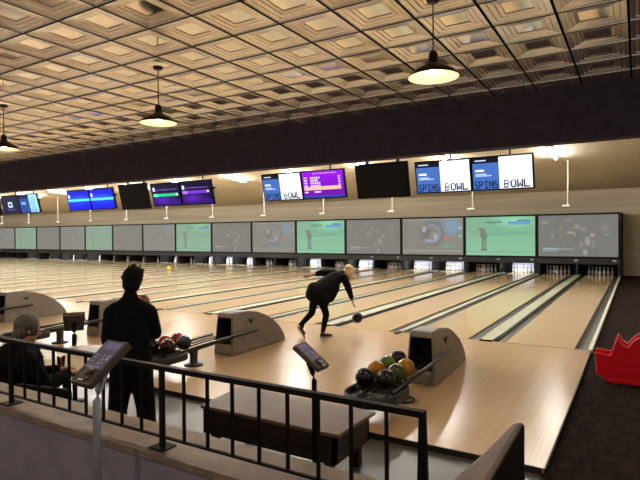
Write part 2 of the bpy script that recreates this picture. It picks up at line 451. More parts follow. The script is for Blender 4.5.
# ------------------------------------------------------------------ lanes
def lane_x(i, side):
    xr = XR-P*i
    return (xr-LW, xr) if side == 'right' else (xr-2*LW-WIDE, xr-LW-WIDE)
def gutter_mesh(x0, x1):
    bm = B(); n = 8; w = x1-x0; ra = []
    for k in range(n+1):
        t = PI*k/n
        ra.append((x0+w/2-w/2*math.cos(t), -.004-.045*math.sin(t)))
    a = [bm.verts.new((x, 0.0, z)) for x, z in ra]; b = [bm.verts.new((x, LEND, z)) for x, z in ra]
    for k in range(n):
        f = bm.faces.new((a[k], a[k+1], b[k+1], b[k])); f.smooth = True
    bmesh.ops.recalc_face_normals(bm, faces=bm.faces[:])
    for f in bm.faces:
        if f.normal.z < 0: f.normal_flip()
    return bm
GW = .225; GN = .19
lane_src = None
for i in range(NP):
    for side in ('right', 'left'):
        x0, x1 = lane_x(i, side)
        g = {'right': (GW, GW if i == 0 else GN), 'left': (GN, GW)}[side]
        bm = B(); box(bm, x0, x1, 0.0, LEND, -.1, 0); box(bm, x0-.012, x1+.012, LEND-.9, LEND, -.1, -.002)
        for k in range(7):  # darts beyond the foul line
            xx = x0+(x1-x0)*(k+1)/8; yy = 4.6-abs(k-3)*.22
            bm.faces.new([bm.verts.new(q) for q in ((xx-.02, yy-.08, .001), (xx+.02, yy-.08, .001), (xx, yy+.08, .001))]).material_index = 1
        t = obj('bowling_lane', bm, [M_lane, M_benchwood])
        tag(t, f'glossy maple bowling lane ending under {side} half of the {nth(i)}', 'bowling lane', 'bowling lanes')
        obj('gutter', gutter_mesh(x0-g[0], x0), M_gutter, t)
        obj('gutter', gutter_mesh(x1, x1+g[1]), M_gutter, t)
        bm = B(); box(bm, x0, x1, -.014, .014, .0, .0012)
        obj('foul_line', bm, M_benchwood, t)
    # wide cap between the two lanes of the pair
    xr = XR-P*i-LW
    xa, xb = xr-WIDE+GW+.002, xr-GW-.002
    bm = B(); w0 = (xb-xa)
    ol = [(xa+.03, .0), (xb-.03, .0), (xb, .9), (xb, LEND-.4), (xa, LEND-.4), (xa, .9)]
    prism(bm, [(x, y) for x, y in ol], 'z', -.05, .022); bevel(bm, .008)
    t = obj('lane_divider', bm, M_cap)
    tag(t, f'wide cream ball-return cap between the two lanes of {nth(i)}', 'lane divider', 'wide lane dividers')
    bm = B(); box(bm, xa+.03, xb-.03, -.07, .0, -.0, .030); bevel(bm, .008); e = obj('end_cap', bm, M_darkmetal, t)
    if i < 5:
        bm = B(); box(bm, xa+.07, xb-.09, -.05, .03, .030, .034); obj('yellow_tag', bm, M_yellow, t)['label'] = 'small yellow tag'
    for xs in (xb+.02,):
        bm = B(); box(bm, xs, xs+.03, .15, LEND-.5, -.045, .004)
        obj('bumper_rail', bm, M_darkmetal, t)
    # narrow divider to the next pair
    xl = xr-WIDE-LW
    xa, xb = xl-NARROW+GN+.002, xl-GN-.002
    bm = B(); prism(bm, [(xa+.03, .0), (xb-.03, .0), (xb, .6), (xb, LEND), (xa, LEND), (xa, .6)], 'z', -.05, .022); bevel(bm, .008)
    t = obj('lane_divider', bm, M_cap)
    tag(t, f'narrow cream divider at the left edge of the {nth(i)}', 'lane divider', 'narrow lane dividers')
    bm = B(); box(bm, xa+.025, xb-.025, -.22, .0, .0, .03); bevel(bm, .008); obj('end_cap', bm, M_darkmetal, t)
# right hand edge trim beside the carpet
bm = B(); box(bm, -.95, -.885, -.05, 19.3, -.1, .03); bevel(bm, .008); struct('trim_5', bm, M_white)

# pin decks
pin_prof = [(.0, 0), (.026, 0), (.036, .02), (.052, .07), (.061, .12), (.058, .165), (.042, .22), (.027, .265), (.0235, .29), (.026, .32), (.032, .36), (.033, .385), (.026, .41), (.013, .423), (0, .426)]
bm = B(); lathe(bm, pin_prof, 12); pin_me = bpy.data.meshes.new('bowling_pin'); bm.to_mesh(pin_me); bm.free(); pin_me.materials.append(M_pin)
bm = B(); lathe(bm, [(.0285, .268), (.0285, .278)], 12, closed_top=False, closed_bot=False); lathe(bm, [(.0255, .292), (.0262, .302)], 12, closed_top=False, closed_bot=False)
stripe_me = bpy.data.meshes.new('neck_stripe'); bm.to_mesh(stripe_me); bm.free(); stripe_me.materials.append(M_red)
ROWN = ['head pin at the front', 'left pin of second row', 'right pin of second row', 'left pin of third row', 'middle pin of third row',
        'right pin of third row', 'leftmost pin of back row', 'inner left pin of back row', 'inner right pin of back row', 'rightmost pin of back row']
PW = {'right': 'right', 'left': 'left'}
bright = {0: ((False, .0), (False, .0))}
BRIGHT = {3, 5, 6, 8, 10, 13, 14, 15, 17, 22, 23, 24, 25, 27}
for i in range(NP):
    xm = XM-P*i
    t = thing('pin_deck_housing', f'dark pin deck housing with side panels below the {nth(i)}', 'pin deck', (xm-P/2, 18.3, 0), 0, 'pin deck housings')
    t2 = t
    xc1, xc2 = sum(lane_x(i, 'right'))/2, sum(lane_x(i, 'left'))/2
    bm = B(); box(bm, -P/2+.01, P/2-.01, 1.2, 1.25, -.1, 1.3); obj('back_curtain', bm, M_black, t)
    for xx in (P/2-.06, (XR-P*i-LW-WIDE/2)-(xm-P/2), -P/2+.06):
        bm = B(); box(bm, xx-.045, xx+.045, .0, 1.18, -.05 if abs(xx) > 1 else .04, .9); obj('side_panel', bm, M_darkmetal, t)
    for side, xc, ln in (('right', xc1, 2*i+1), ('left', xc2, 2*i+2)):
        br = ln in BRIGHT
        bm = B(); box(bm, xc-(xm-P/2)-.5, xc-(xm-P/2)+.5, .82, .86, .86, .9); obj('pin_light_housing', bm, M_darkmetal, t)
        ld = bpy.data.lights.new('pin_light', 'AREA'); ld.shape = 'RECTANGLE'; ld.size = 1.0; ld.size_y = .12
        ld.energy = 28 if br else .3; ld.color = (.9, .94, 1)
        lo = bpy.data.objects.new('pin_light', ld); C.objects.link(lo); lo.location = (xc, 18.45, .82); lo.rotation_euler = (math.radians(35), 0, 0)
        if br:
            bm = B(); box(bm, xc-(xm-P/2)-.55, xc-(xm-P/2)+.55, 1.16, 1.19, .02, .75)
            q = obj('ball_cushion', bm, mat('cushion_white', (150, 152, 170), .7) if 'cushion_white' not in MATS else MATS['cushion_white'], t); q['label'] = 'white lit cushion behind the pins'
        if i < 15:
            k = 0
            for r in range(4):
                for c in range(r+1):
                    px_, py_ = xc+(c-r/2)*.345, 18.90+r*.16
                    o = bpy.data.objects.new('bowling_pin', pin_me); C.objects.link(o); o.location = (px_, py_, .0)
                    tag(o, f'white {ROWN[k]}, {side} lane, {nth(i)}', 'bowling pin', 'pins at the ends of the lanes')
                    if i < 3:
                        s = bpy.data.objects.new('neck_stripe', stripe_me); C.objects.link(s); s.parent = o
                    k += 1

# masking screens
seq = ['f', 'g', 'c']
for i in range(NP):
    xc, zc = XM-P*(i+.5), (3.105+.88)/2
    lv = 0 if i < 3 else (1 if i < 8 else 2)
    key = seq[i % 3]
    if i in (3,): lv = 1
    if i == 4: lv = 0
    what = {'f': 'grey football game', 'g': 'green golf game', 'c': 'grey circular logo'}[key]
    t = thing('masking_screen', f'black-framed masking screen showing {what}, {ORD[i]}{" on the wall" if i == 0 else " from right"}', 'screen', (xc, YM, .88), 0, 'masking screens above the pins')
    bm = B(); W, H = P-.004, 2.225
    for a in ((-W/2, W/2, 0, .075), (-W/2, W/2, H-.07, H), (-W/2, -W/2+.075, .075, H-.07), (W/2-.075, W/2, .075, H-.07)):
        box(bm, a[0], a[1], -.03, .12, a[2], a[3])
    box(bm, -W/2+.02, W/2-.02, .05, .10, .02, H-.02)
    obj('frame', bm, M_black, t)
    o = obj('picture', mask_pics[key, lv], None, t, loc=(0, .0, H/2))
    bm = B(); box(bm, -W/2, W/2, .0, .14, -.29, -.001); bevel(bm, .008); lp = obj('lower_panel', bm, M_darkmetal, t)
    if i < 4:
        for lane_no, xo in ((24-2*i-1, -.05), (24-2*i, 1.62)):
            p = Pic(24, 14, (52, 52, 52)); p.text(str(lane_no), .12, .12, .95, .88, (190, 190, 185))
            me = p.mesh('lane_number', .2, .11); me.materials.append(M_kiosk)
            obj('lane_number', me, None, t, loc=(xo, -.004, -.11))
# side return of the last mask
bm = B(); box(bm, XM+.01, XM+.09, YM-.03, WALLY, -.04, 3.1); struct('trim_6', bm, M_black)

# ------------------------------------------------------------------ overhead monitors
MW, MH, MZ, MY = 1.075, .62, 3.235, -1.0
def monitor(x, picture, label, group, z=MZ, w=MW, h=MH, two=False, cat='monitor', extra=False):
    t = thing('scoring_monitor', label, cat, (x, MY, z), 0, group)
    R = Matrix.Rotation(math.radians(13), 4, 'X')
    bm = B(); box(bm, -w/2, w/2, .0, .06, -h/2, h/2); bevel(bm, .008)
    for v in bm.verts: v.co = R @ v.co
    obj('bezel', bm, M_black, t)
    if picture:
        me = picture.mesh('display', w-.05, h-.05); me.materials.append(M_tvpic)
        me.transform(R @ Matrix.Translation((0, -.003, 0)))
        obj('display', me, None, t)
    else:
        bm = B(); box(bm, -w/2+.03, w/2-.03, -.004, .0, -h/2+.03, h/2-.03)
        for v in bm.verts: v.co = R @ v.co
        obj('display', bm, mat('dark_glass', (4, 4, 5), .55) if 'dark_glass' not in MATS else MATS['dark_glass'], t)
    bm = B(); zt = ceil_z(MY)-z
    for xx in ((-.36, .32) if two else (.12,)):
        box(bm, xx-.03, xx+.03, .06, .11, -h*.3, zt-.02) if two else tube(bm, [(xx, .1, -.1), (xx, .1, zt-.02)], .016)
        box(bm, xx-.09, xx+.09, .04, .16, zt-.03, zt)
    obj('mount_pole', bm, M_darkmetal, t)
    if extra:
        for zz in (-.15, .1):
            bm = B(); box(bm, w/2, w/2+.05, .02, .05, zz-.03, zz+.02); obj('side_bracket', bm, M_black, t)
    return t
pp = [('spins', 'spins'), ('spins', 'purple'), ('green', 'purplebar'), ('blue', 'blue'), ('logo', 'split'), ('blue', 'logo')]
PM = {'spins': pic_spins(), 'purple': pic_purple(), 'green': pic_night(.46, (24, 190, 120)), 'purplebar': pic_night(.4, (110, 50, 190)), 'blue': pic_blue(), 'logo': pic_logo(), 'split': pic_split()}
DESC = {'spins': 'blue and white screen reading SPINS BOWL', 'purple': 'bright purple score table with peach bar', 'green': 'dark purple screen with green bar',
        'purplebar': 'dark purple screen with violet bar', 'blue': 'vivid blue screen with cyan bar', 'logo': 'dark navy screen with white emblem', 'split': 'blue screen with pale blue panel'}
for i, (a, b) in enumerate(pp):
    xc = -2.79-P*i*1.0
    for s, k in ((-1, a), (1, b)):
        monitor(xc+s*MW*.503, PM[k], f'overhead monitor, {DESC[k]}, {"left" if s < 0 else "right"} half of {ORD[i]} pair{"" if i == 0 else " from right"}', 'overhead scoring monitors', extra=(s > 0 and i in (2, 3, 4)))
for i, n in ((0, 'nearest, right of the purple score monitor'), (2, 'beside the vivid blue monitors'), (4, 'at the far left edge of the view')):
    monitor(-4.59-P*i, None, f'switched-off black overhead monitor {n}', 'blank overhead monitors', z=3.235, w=1.15, h=.70, two=True)

# ------------------------------------------------------------------ hanging poles, tube lights
def pole():
    t = thing('hanging_pole', '', 'pole', (0, 12, 3.22))
    bm = B(); tube(bm, [(0, 0, 0), (0, 0, ceil_z(12)-3.22)], .026, 8); obj('tube', bm, M_white, t)
    bm = B(); box(bm, -.22, .06, -.05, .05, -.035, .03); bevel(bm, .008); obj('foot_plate', bm, M_white, t)
    bm = B(); box(bm, -.07, .07, -.07, .07, ceil_z(12)-3.22-.03, ceil_z(12)-3.22); obj('ceiling_flange', bm, M_white, t)
    return t
p0 = pole()
for i in range(NP-2):
    o = p0 if i == 0 else copy_tree(p0)
    o.location = (-2.52-3.73*i, 12, 3.22)
    tag(o, f'thin white pole hanging from the sloped ceiling above {nth(i)}', 'pole', 'white hanging poles')
def batten():
    t = thing('tube_light', '', 'ceiling light')
    bm = B(); box(bm, -.07, .07, -.85, .85, -.05, 0); bevel(bm, .008); obj('housing', bm, M_white, t)
    bm = B(); tube(bm, [(0, -.82, -.09), (0, .82, -.09)], .04, 12); obj('tube', bm, M_tube, t)
    return t
b0 = batten(); first = True
for row, (y, nm) in enumerate(((10.15, 'far row'), (5.2, 'middle row'), (.6, 'near row'))):
    for i in range(NP-1):
        o = b0 if first else copy_tree(b0); first = False
        x = -2.83-P*i-(.18 if i else 0)
        o.location = (x, y, ceil_z(y)-.004); o.rotation_euler = (-math.atan(.079), 0, 0)
        tag(o, f'fluorescent tube light of the {nm} over the {nth(i)}', 'ceiling light', 'ceiling tube lights')

# ------------------------------------------------------------------ pendants
def pendant():
    t = thing('pendant_lamp', '', 'pendant lamp', (0, 0, ZC))
    dz = -.715   # rim below ceiling
    bm = B(); lathe(bm, [(.0, -.035), (.05, -.035), (.065, -.015), (.065, .0)], 20); obj('canopy', bm, M_shade, t, smooth=True)
    bm = B(); tube(bm, [(0, 0, -.03), (0, 0, dz+.24)], .006, 6); obj('cord', bm, M_black, t)
    out = [(.232, 0), (.228, .012), (.20, .045), (.15, .082), (.09, .112), (.055, .132), (.045, .15), (.042, .21), (.03, .235), (0, .24)]
    bm = B(); lathe(bm, [(r, dz+z) for r, z in out], 32, closed_bot=False); obj('lamp_shade', bm, M_shade, t, smooth=True)
    inn = [(.229, -.001), (.224, .010), (.196, .041), (.146, .077), (.086, .106), (.03, .12), (0, .12)]
    bm = B(); lathe(bm, [(r, dz+z) for r, z in inn], 32, closed_bot=False); obj('shade_lining', bm, M_enamel, t, smooth=True)
    bm = B(); sphere(bm, (0, 0, dz+.045), .035, 14, 8); obj('bulb', bm, M_bulb, t, smooth=True)
    return t
pn0 = pendant()
pspots = [(-1.77, -6.05, 'hanging nearest, at the right of the photo'), (-5.38, -6.05, 'hanging at left centre of tin ceiling'), (-8.99, -6.05, 'at the left edge of the photo'),
          (-12.6, -6.05, 'fourth of the row over the seats'), (1.84, -6.05, 'over the carpet right of the lanes'),
          (-1.77, -11.2, 'unseen, added for fill behind the camera, right of concourse'), (-5.38, -11.2, 'unseen, added for fill over the middle of the concourse'), (-8.99, -11.2, 'unseen, added for fill over the far left of the concourse')]  # concourse row is unseen, added as fill for the tin ceiling
for i, (x, y, n) in enumerate(pspots):
    o = pn0 if i == 0 else copy_tree(pn0)
    o.location = (x, y, ZC); tag(o, f'dark barn-shade pendant lamp, lit, {n}', 'pendant lamp', 'pendant lamps under the tin ceiling')
    ld = bpy.data.lights.new('pendant_bulb_light', 'SPOT'); ld.energy = 90; ld.color = (1, .78, .5); ld.shadow_soft_size = .04
    ld.spot_size = math.radians(165); ld.spot_blend = .4
    lo = bpy.data.objects.new('pendant_bulb_light', ld); C.objects.link(lo); lo.location = (x, y, ZC-.72)

# ------------------------------------------------------------------ ball returns
balls = {}
def ball(loc, rgb, label, rgb2=None):
    nm = 'ball_%d_%d_%d' % rgb
    m = MATS.get(nm) or mat(nm, rgb, .22, spec=.3, noise=((9, 9, 9), rgb2 or tuple(min(255, v*1.3+6) for v in rgb), 4), coat=.04)
    bm = B(); sphere(bm, (0, 0, 0), .118, 28, 18)
    o = obj('bowling_ball', bm, m, smooth=True); o.location = loc
    o.rotation_euler = (random.uniform(-.5, .5), random.uniform(-.5, .5), random.uniform(0, 6))
    tag(o, label, 'bowling ball', 'bowling balls')
    bm = B()
    for a, b in ((.0, 0), (.03, .03), (-.03, .03)):
        d = Vector((a, -.06+b, .1)).normalized()
        s, u = frame_of(d); c = d*.1186
        bm.faces.new([bm.verts.new(c+(s*math.cos(2*PI*k/10)+u*math.sin(2*PI*k/10))*.011) for k in range(10)])
    h = obj('finger_hole', bm, M_black, o)
    return o

def ball_return():
    t = thing('ball_return', '', 'ball return')
    W = .225
    # hood: loft of cross sections along y
    yz = [(-.87, 0.0), (-.855, .17), (-.81, .69), (-.78, .74), (-.72, .755), (-.38, .75), (-.08, .70), (.20, .60), (.45, .47), (.65, .32), (.80, .15), (.86, 0.0)]
    bm = B()
    def wid(y): return W*(1.0 if y < -.1 else 1-.18*((y+.1)/.96)**2)
    tz = lambda z: 1-.20*(z/.75)
    L = [bm.verts.new((-wid(y)*tz(z), y, z)) for y, z in yz]; Rr = [bm.verts.new((wid(y)*tz(z), y, z)) for y, z in yz]
    n = len(yz)
    bm.faces.new(list(reversed(L))); bm.faces.new(Rr)
    fs = []
    for k in range(n):
        j = (k+1) % n
        fs.append(bm.faces.new((L[k], L[j], Rr[j], Rr[k])))
    bmesh.ops.recalc_face_normals(bm, faces=bm.faces[:])
    front = fs[1]
    bmesh.ops.inset_individual(bm, faces=[front], thickness=.04)
    r = bmesh.ops.extrude_face_region(bm, geom=[front])
    ex = [g for g in r['geom'] if isinstance(g, bmesh.types.BMVert)]
    nf = [g for g in r['geom'] if isinstance(g, bmesh.types.BMFace)]
    for v in ex: v.co.y += .45
    bmesh.ops.delete(bm, geom=[front], context='FACES_ONLY') if front.is_valid else None
    for f in bm.faces:
        c = f.calc_center_median()
        if all(v in ex for v in f.verts) or (any(v in ex for v in f.verts)): f.material_index = 1
    es = [e for e in bm.edges if len(e.link_faces) == 2 and e.calc_face_angle(0) > 1.0 and all(f.material_index == 0 for f in e.link_faces)]
    bmesh.ops.bevel(bm, geom=es, offset=.02, segments=3, affect='EDGES')
    hd = obj('hood', bm, [M_hood, M_hoodin], t)
    # badge on side
    bm = B(); pts = [(.0, .50), (.05, .565), (.085, .60), (.04, .585), (0, .555), (-.04, .585), (-.085, .60), (-.05, .565)]
    prism(bm, [(y-.30, z) for y, z in pts], 'x', W*.80, W*.86+.012); obj('badge', bm, M_hoodin, hd)['label'] = 'small dark winged badge'
    # rails
    zr0, zr1 = .36, .30
    for x in (-.235, .235):
        bm = B(); tube(bm, [(x, -2.40, zr1), (x, -.9, zr0), (x, -.15, zr0+.01)] if x > 0 else [(x, -2.40, zr1), (x, -.87, zr0)], .026, 10); obj('side_rail', bm, M_darkmetal, t)
    for x in (-.075, .075, -.2, .2):
        bm = B(); tube(bm, [(x, -2.3, zr1-.045), (x, -.60, zr0-.03)], .014, 8); obj('track_rail', bm, M_darkmetal, t)
    # rounded tray at the near end
    bm = B(); ol = []
    for k in range(13):
        a = PI+PI*k/12; ol.append((.33*math.cos(a), -2.47+.30*math.sin(a)))
    ol += [(.33, -2.1), (.28, -1.98), (-.28, -1.98), (-.33, -2.1)]
    prism(bm, ol, 'z', .19, .315)
    top = max(bm.faces, key=lambda f: f.calc_center_median().z)
    bmesh.ops.inset_individual(bm, faces=[top], thickness=.035)
    for v in top.verts: v.co.z += .0
    r = bmesh.ops.extrude_face_region(bm, geom=[top]); 
    for g in r['geom']:
        if isinstance(g, bmesh.types.BMVert): g.co.z -= .09
    if top.is_valid: bmesh.ops.delete(bm, geom=[top], context='FACES_ONLY')
    bevel(bm, .025, 3, 40)
    obj('ball_tray', bm, M_tray, t, smooth=True)
    bm = B(); lathe(bm, [(.16, 0), (.16, .015), (.14, .03), (.07, .035), (.065, .15), (.08, .27)], 24, (.06, -1.65, 0)); obj('pedestal', bm, M_darkmetal, t, smooth=True)
    return t
brp = ball_return()
brl = ['ball return with eight balls, nearest, grey hood at right', 'ball return with red and black balls, beside the standing man', 'ball return whose hood is half hidden behind the standing man', 'ball return with pale hood above the seated man']
for i, l in enumerate(brl):
    o = brp if i == 0 else copy_tree(brp)
    o.location = (-2.845-P*i, -2.70, 0); tag(o, l, 'ball return', 'ball returns on the approach')
zb = .42
for (x, y), c, l, c2 in [((-3.02, -4.98), (16, 16, 18), 'black bowling ball at the left end of the nearest rack', None),
                  ((-3.04, -4.60), (165, 108, 16), 'orange-yellow ball behind the left black ball on the nearest rack', (140, 90, 20)),
                  ((-3.04, -4.27), (58, 80, 26), 'olive green ball in the back row of the nearest rack', None),
                  ((-3.04, -3.90), (46, 26, 46), 'dark purple ball closest to the nearest hood', (30, 16, 30)),
                  ((-2.76, -4.31), (170, 116, 16), 'orange-yellow ball at the right of the nearest rack', (120, 96, 20)),
                  ((-2.76, -4.62), (30, 50, 26), 'dark green ball with yellow flecks, nearest rack', (60, 76, 30)),
                  ((-2.76, -4.93), (14, 16, 16), 'black bowling ball at front of nearest rack', (30, 34, 30)),
                  ((-6.77, -5.0), (16, 15, 17), 'black ball beside the standing man, left end of second rack', None),
                  ((-6.76, -4.72), (170, 24, 20), 'red ball at the left on second rack', (90, 14, 14)),
                  ((-6.48, -4.92), (22, 18, 20), 'dark ball before the red ones on second rack', (60, 16, 18)),
                  ((-6.76, -4.46), (176, 26, 22), 'red ball in the middle of second rack', (60, 14, 14)),
                  ((-6.48, -4.58), (20, 22, 28), 'blue-black ball at the right on second rack', None)]:
    ball((x, y, zb-.005), c, l, c2)

o = ball((-25.4, 12.6, .119), (214, 190, 40), 'yellow bowling ball rolling far down a lane left of centre'); o.scale = (1, 1, 1)
# ------------------------------------------------------------------ bench table
t = thing('bench_table', 'long low bench with tan top and dark wood sides behind railing', 'bench', (-3.12, -6.5, -.06))
bm = B(); prism(bm, [(-.80, -.36), (.78, -.36), (.80, .34), (-.88, .36)], 'z', .485, .52); bevel(bm, .008); obj('bench_top', bm, M_benchtop, t)
bm = B(); box(bm, -.76, .74, -.34, -.30, .24, .485); box(bm, -.76, .74, .28, .32, .24, .485); box(bm, -.78, -.74, -.34, .32, .24, .485); box(bm, .70, .74, -.34, .32, .24, .485)
bevel(bm, .004); obj('side_panel', bm, M_benchwood, t)
for sx in (-.68, .64):
    for sy in (-.27, .25):
        bm = B(); box(bm, sx-.035, sx+.035, sy-.035, sy+.035, 0, .30); bevel(bm, .004); obj('leg', bm, M_benchwood, t)

# ------------------------------------------------------------------ railing
YR = -8.712; ZT, ZB, ZL = 1.448, 1.062, .997
t = thing('metal_railing', 'black metal railing with thin balusters along the concourse ledge', 'railing', (-3, YR, ZL))
bm = B(); box(bm, -8.0, 2.10, -.017, .017, ZT-ZL-.026, ZT-ZL); bevel(bm, .006); obj('top_rail', bm, M_black, t)
bm = B(); box(bm, -8.0, 2.09, -.008, .008, ZB-ZL-.012, ZB-ZL); obj('bottom_rail', bm, M_black, t)
xs = [-.9-.167*k for k in range(1, 60)]
posts = {9, 18, 27, 36, 45}
for k, x in enumerate(xs, 1):
    if x < -10.9: break
    if k in posts:
        q = bpy.data.objects.new('post', None)
        bm = B(); box(bm, x+3-.012, x+3+.012, -.012, .012, .0, ZT-ZL-.02)
        po = obj('post', bm, M_black, t)
        bm = B(); box(bm, x+3-.055, x+3+.055, -.05, .05, 0.0, .008); bevel(bm, .002); obj('base_plate', bm, M_black, po)
    else:
        bm = B(); box(bm, x+3-.007, x+3+.007, -.007, .007, ZB-ZL-.005, ZT-ZL-.02); obj('baluster', bm, M_black, t)
bm = B(); prism(bm, [(2.065, 0), (2.115, 0), (2.102, ZT-ZL-.02), (2.078, ZT-ZL-.02)], 'y', -.014, .014); po = obj('post', bm, M_black, t)
bm = B(); box(bm, 2.02, 2.06, -.045, .045, 0.0, .008); obj('base_plate', bm, M_black, po)

# ------------------------------------------------------------------ consoles
def console_pic(seed):
    r = random.Random(seed); p = Pic(40, 56, (84, 76, 86))
    for k in range(4): p.rect(.12, .06+k*.07, .9, .10+k*.07, (128, 112, 144), .8)
    for k in range(3): p.rect(.08, .5+k*.12, .24, .53+k*.12, (150, 140, 155))
    for _ in range(14):
        x, y = r.uniform(.5, .85), r.uniform(.5, .85); p.rect(x, y, x+.05, y+.03, (170, 160, 175))
    p.rect(.1, .92, .8, .94, (140, 130, 150))
    return p
def console(label, base, top, rotz, seed, pole_mat, floor_z, s=1.0):
    t = thing('touch_console', label, 'console', (base[0], base[1], floor_z), rotz, 'touch consoles on poles')
    zt = top-floor_z
    ang = math.radians(-54.6)   # leaning back
    R = Matrix.Translation((0, 0, zt)) @ Matrix.Rotation(ang, 4, 'X') @ Matrix.Scale(s*.88, 4)
    bm = B(); prism(bm, [(-.085, -.17), (.085, -.17), (.095, .14), (-.095, .14)], 'y', -.028, .016); bevel(bm, .008)
    for v in bm.verts: v.co = R @ v.co
    c = obj('casing', bm, M_case, t)
    p = console_pic(seed); me = p.mesh('display', .155, .2); me.materials.append(M_kiosk); me.transform(R @ Matrix.Translation((0, -.0292, .03)))
    obj('display', me, None, t)
    bm = B(); lathe(bm, [(.0, -.002), (.05, -.002), (.05, .004), (.0, .004)], 20)
    for v in bm.verts: v.co = R @ Matrix.Translation((0, -.03, -.115)) @ Matrix.Rotation(PI/2, 4, 'X') @ v.co
    obj('card_reader', bm, M_darkmetal, t)
    bm = B(); box(bm, -.02, .02, -.036, -.029, -.158, -.148)
    for v in bm.verts: v.co = R @ v.co
    obj('small_light', bm, M_white, t)
    bm = B(); tube(bm, [(0, -.04, 0), (0, -.04, zt-.18), (0, -.03, zt-.13), (0, .01, zt-.05), (0, .02, zt-.02)], .019*s, 12); obj('pole', bm, pole_mat, t)
    bm = B(); lathe(bm, [(0, 0), (.13, 0), (.13, .008), (.03, .02)], 24, (0, -.04, 0)); obj('base_plate', bm, pole_mat, t)
    return t
console('tablet console on steel pole in front of concourse wall, left foreground', (-2.425, -9.06), 1.535, 0, 1, M_chrome, .30)
console('tablet console on black pole between railing and low bench', (-2.325, -7.325), 1.225, PI/2, 2, M_black, -.06)
console('small black console seen from behind, right of seated man', (-6.6, -6.44), 1.02, -2.16, 3, M_black, -.06, 1.6)

# ------------------------------------------------------------------ booth back, red ramp
bm = B()
secs = [(-7.28, .06, .975), (-7.32, .075, .985), (-7.7, .11, .985), (-8.1, .17, .98), (-8.38, .21, .97)]
rings = []
for y, w, z in secs:
    xr = -.775
    prof = [(0, -.06), (0, z-.02), (-.008, z-.004), (-.03, z), (-w*.8, z-.012), (-w-.02, z-.06), (-w-.10, .5), (-w-.12, -.06)]
    rings.append([bm.verts.new((xr+a, y, b)) for a, b in prof])
for a, b in zip(rings, rings[1:]):
    for k in range(len(a)):
        j = (k+1) % len(a); bm.faces.new((a[k], a[j], b[j], b[k]))
bm.faces.new(rings[0]); bm.faces.new(list(reversed(rings[-1])))
bmesh.ops.recalc_face_normals(bm, faces=bm.faces[:])
for f in bm.faces:
    f.material_index = 1 if f.normal.x > .8 or f.normal.y > .8 or f.normal.y < -.8 else 0
bevel(bm, .006, 2, 35)
t = thing('booth_back', 'padded brown booth back with black side, by the railing end', 'booth seat', (-.85, -7.8, -.045))
o = obj('upholstery', bm, [M_seat, M_black], t); o.matrix_parent_inverse = t.matrix_world.inverted(); o.location = (.85, 7.8, .045)

t = thing('ball_ramp', 'red moulded plastic ramp with jagged top edges on dark carpet', 'ramp', (-.2, -1.72, -.045))
ol = [(-.40, .0), (-.42, .07), (-.50, .08), (-.52, .36), (-.54, .44), (-.34, .41), (-.31, .43), (-.245, .66), (-.215, .70), (-.17, .60), (-.10, .56), (-.02, .67), (.05, .73), (.10, .63), (.2, .58), (.28, .70), (.36, .74), (.42, .60), (.55, .5), (.75, .42), (.8, 0)]
ol = [(a, b*.95) for a, b in ol]
for yy, nm in ((-.18, 0), (.17, 1)):
    bm = B(); prism(bm, ol, 'y', yy-.03, yy+.03); bevel(bm, .012, 2, 25); obj('jagged_side', bm, M_redpl, t)
bm = B(); prism(bm, [(-.38, .01), (-.46, .09), (-.47, .30), (-.3, .33), (-.1, .40), (.3, .34), (.78, .3), (.78, .01)], 'y', -.15, .14); bevel(bm, .01); obj('channel', bm, M_redpl, t)
bm = B(); box(bm, -.36, .78, -.235, .225, .0, .045); bevel(bm, .012); obj('base_flange', bm, M_redpl, t)

# ------------------------------------------------------------------ table and drinks
t = thing('round_table', 'pale round table in front of the seated man', 'table', (-5.88, -7.02, -.06))
bm = B(); lathe(bm, [(0, .775), (.66, .775), (.675, .785), (.675, .80), (.66, .81), (0, .81)], 40); obj('table_top', bm, M_tab, t)
bm = B(); lathe(bm, [(.30, 0), (.30, .02), (.05, .05), (.045, .72), (.16, .775)], 24); obj('pedestal', bm, M_black, t, smooth=True)
def glass(x, y, label, straw):
    t = thing('drinking_glass', label, 'glass', (x, y, .752), 0, 'drinks on the round table')
    bm = B(); lathe(bm, [(0, 0), (.034, 0), (.042, .13), (.039, .13), (.032, .008), (0, .008)], 20); obj('tumbler', bm, M_glass, t, smooth=True)
    bm = B(); lathe(bm, [(0, .009), (.031, .009), (.0365, .095), (0, .095)], 20); obj('drink', bm, M_cola, t, smooth=True)
    if straw:
        bm = B(); tube(bm, [(.01, 0, .03), (-.05, -.03, .22)], .004, 6); obj('straw', bm, M_yellow, t)
glass(-5.42, -7.38, 'amber drink with a yellow straw on the round table', True)
glass(-5.62, -7.50, 'amber drink without straw close to the seated man', False)

# ------------------------------------------------------------------ people
def orient(d):
    s, u = frame_of(d); d = Vector(d).normalized()
    return Matrix((s, u, d)).transposed()
def cap(bm, p0, p1, r0, r1, flat=1.0, n=12, side=None):
    """tapered capsule"""
    p0, p1 = Vector(p0), Vector(p1); d = (p1-p0)
    Rm = orient(d)
    if side is not None:
        z = d.normalized(); s = Vector(side); s = (s-z*s.dot(z)).normalized(); u = z.cross(s)
        Rm = Matrix((s, u, z)).transposed()
    L = d.length; prof = []
    for i in range(4): a = PI/2*(i/3); prof.append((r0*math.sin(a), -r0*math.cos(a)))
    for i in range(4): a = PI/2*(1-i/3); prof.append((r1*math.sin(a), L+r1*math.cos(a)))
    b2 = B(); lathe(b2, [(max(r, 0), z) for r, z in prof], n)
    for v in b2.verts: v.co = p0 + Rm @ Vector((v.co.x, v.co.y*flat, v.co.z))
    me = bpy.data.meshes.new('t'); b2.to_mesh(me); b2.free(); bm.from_mesh(me); bpy.data.meshes.remove(me)
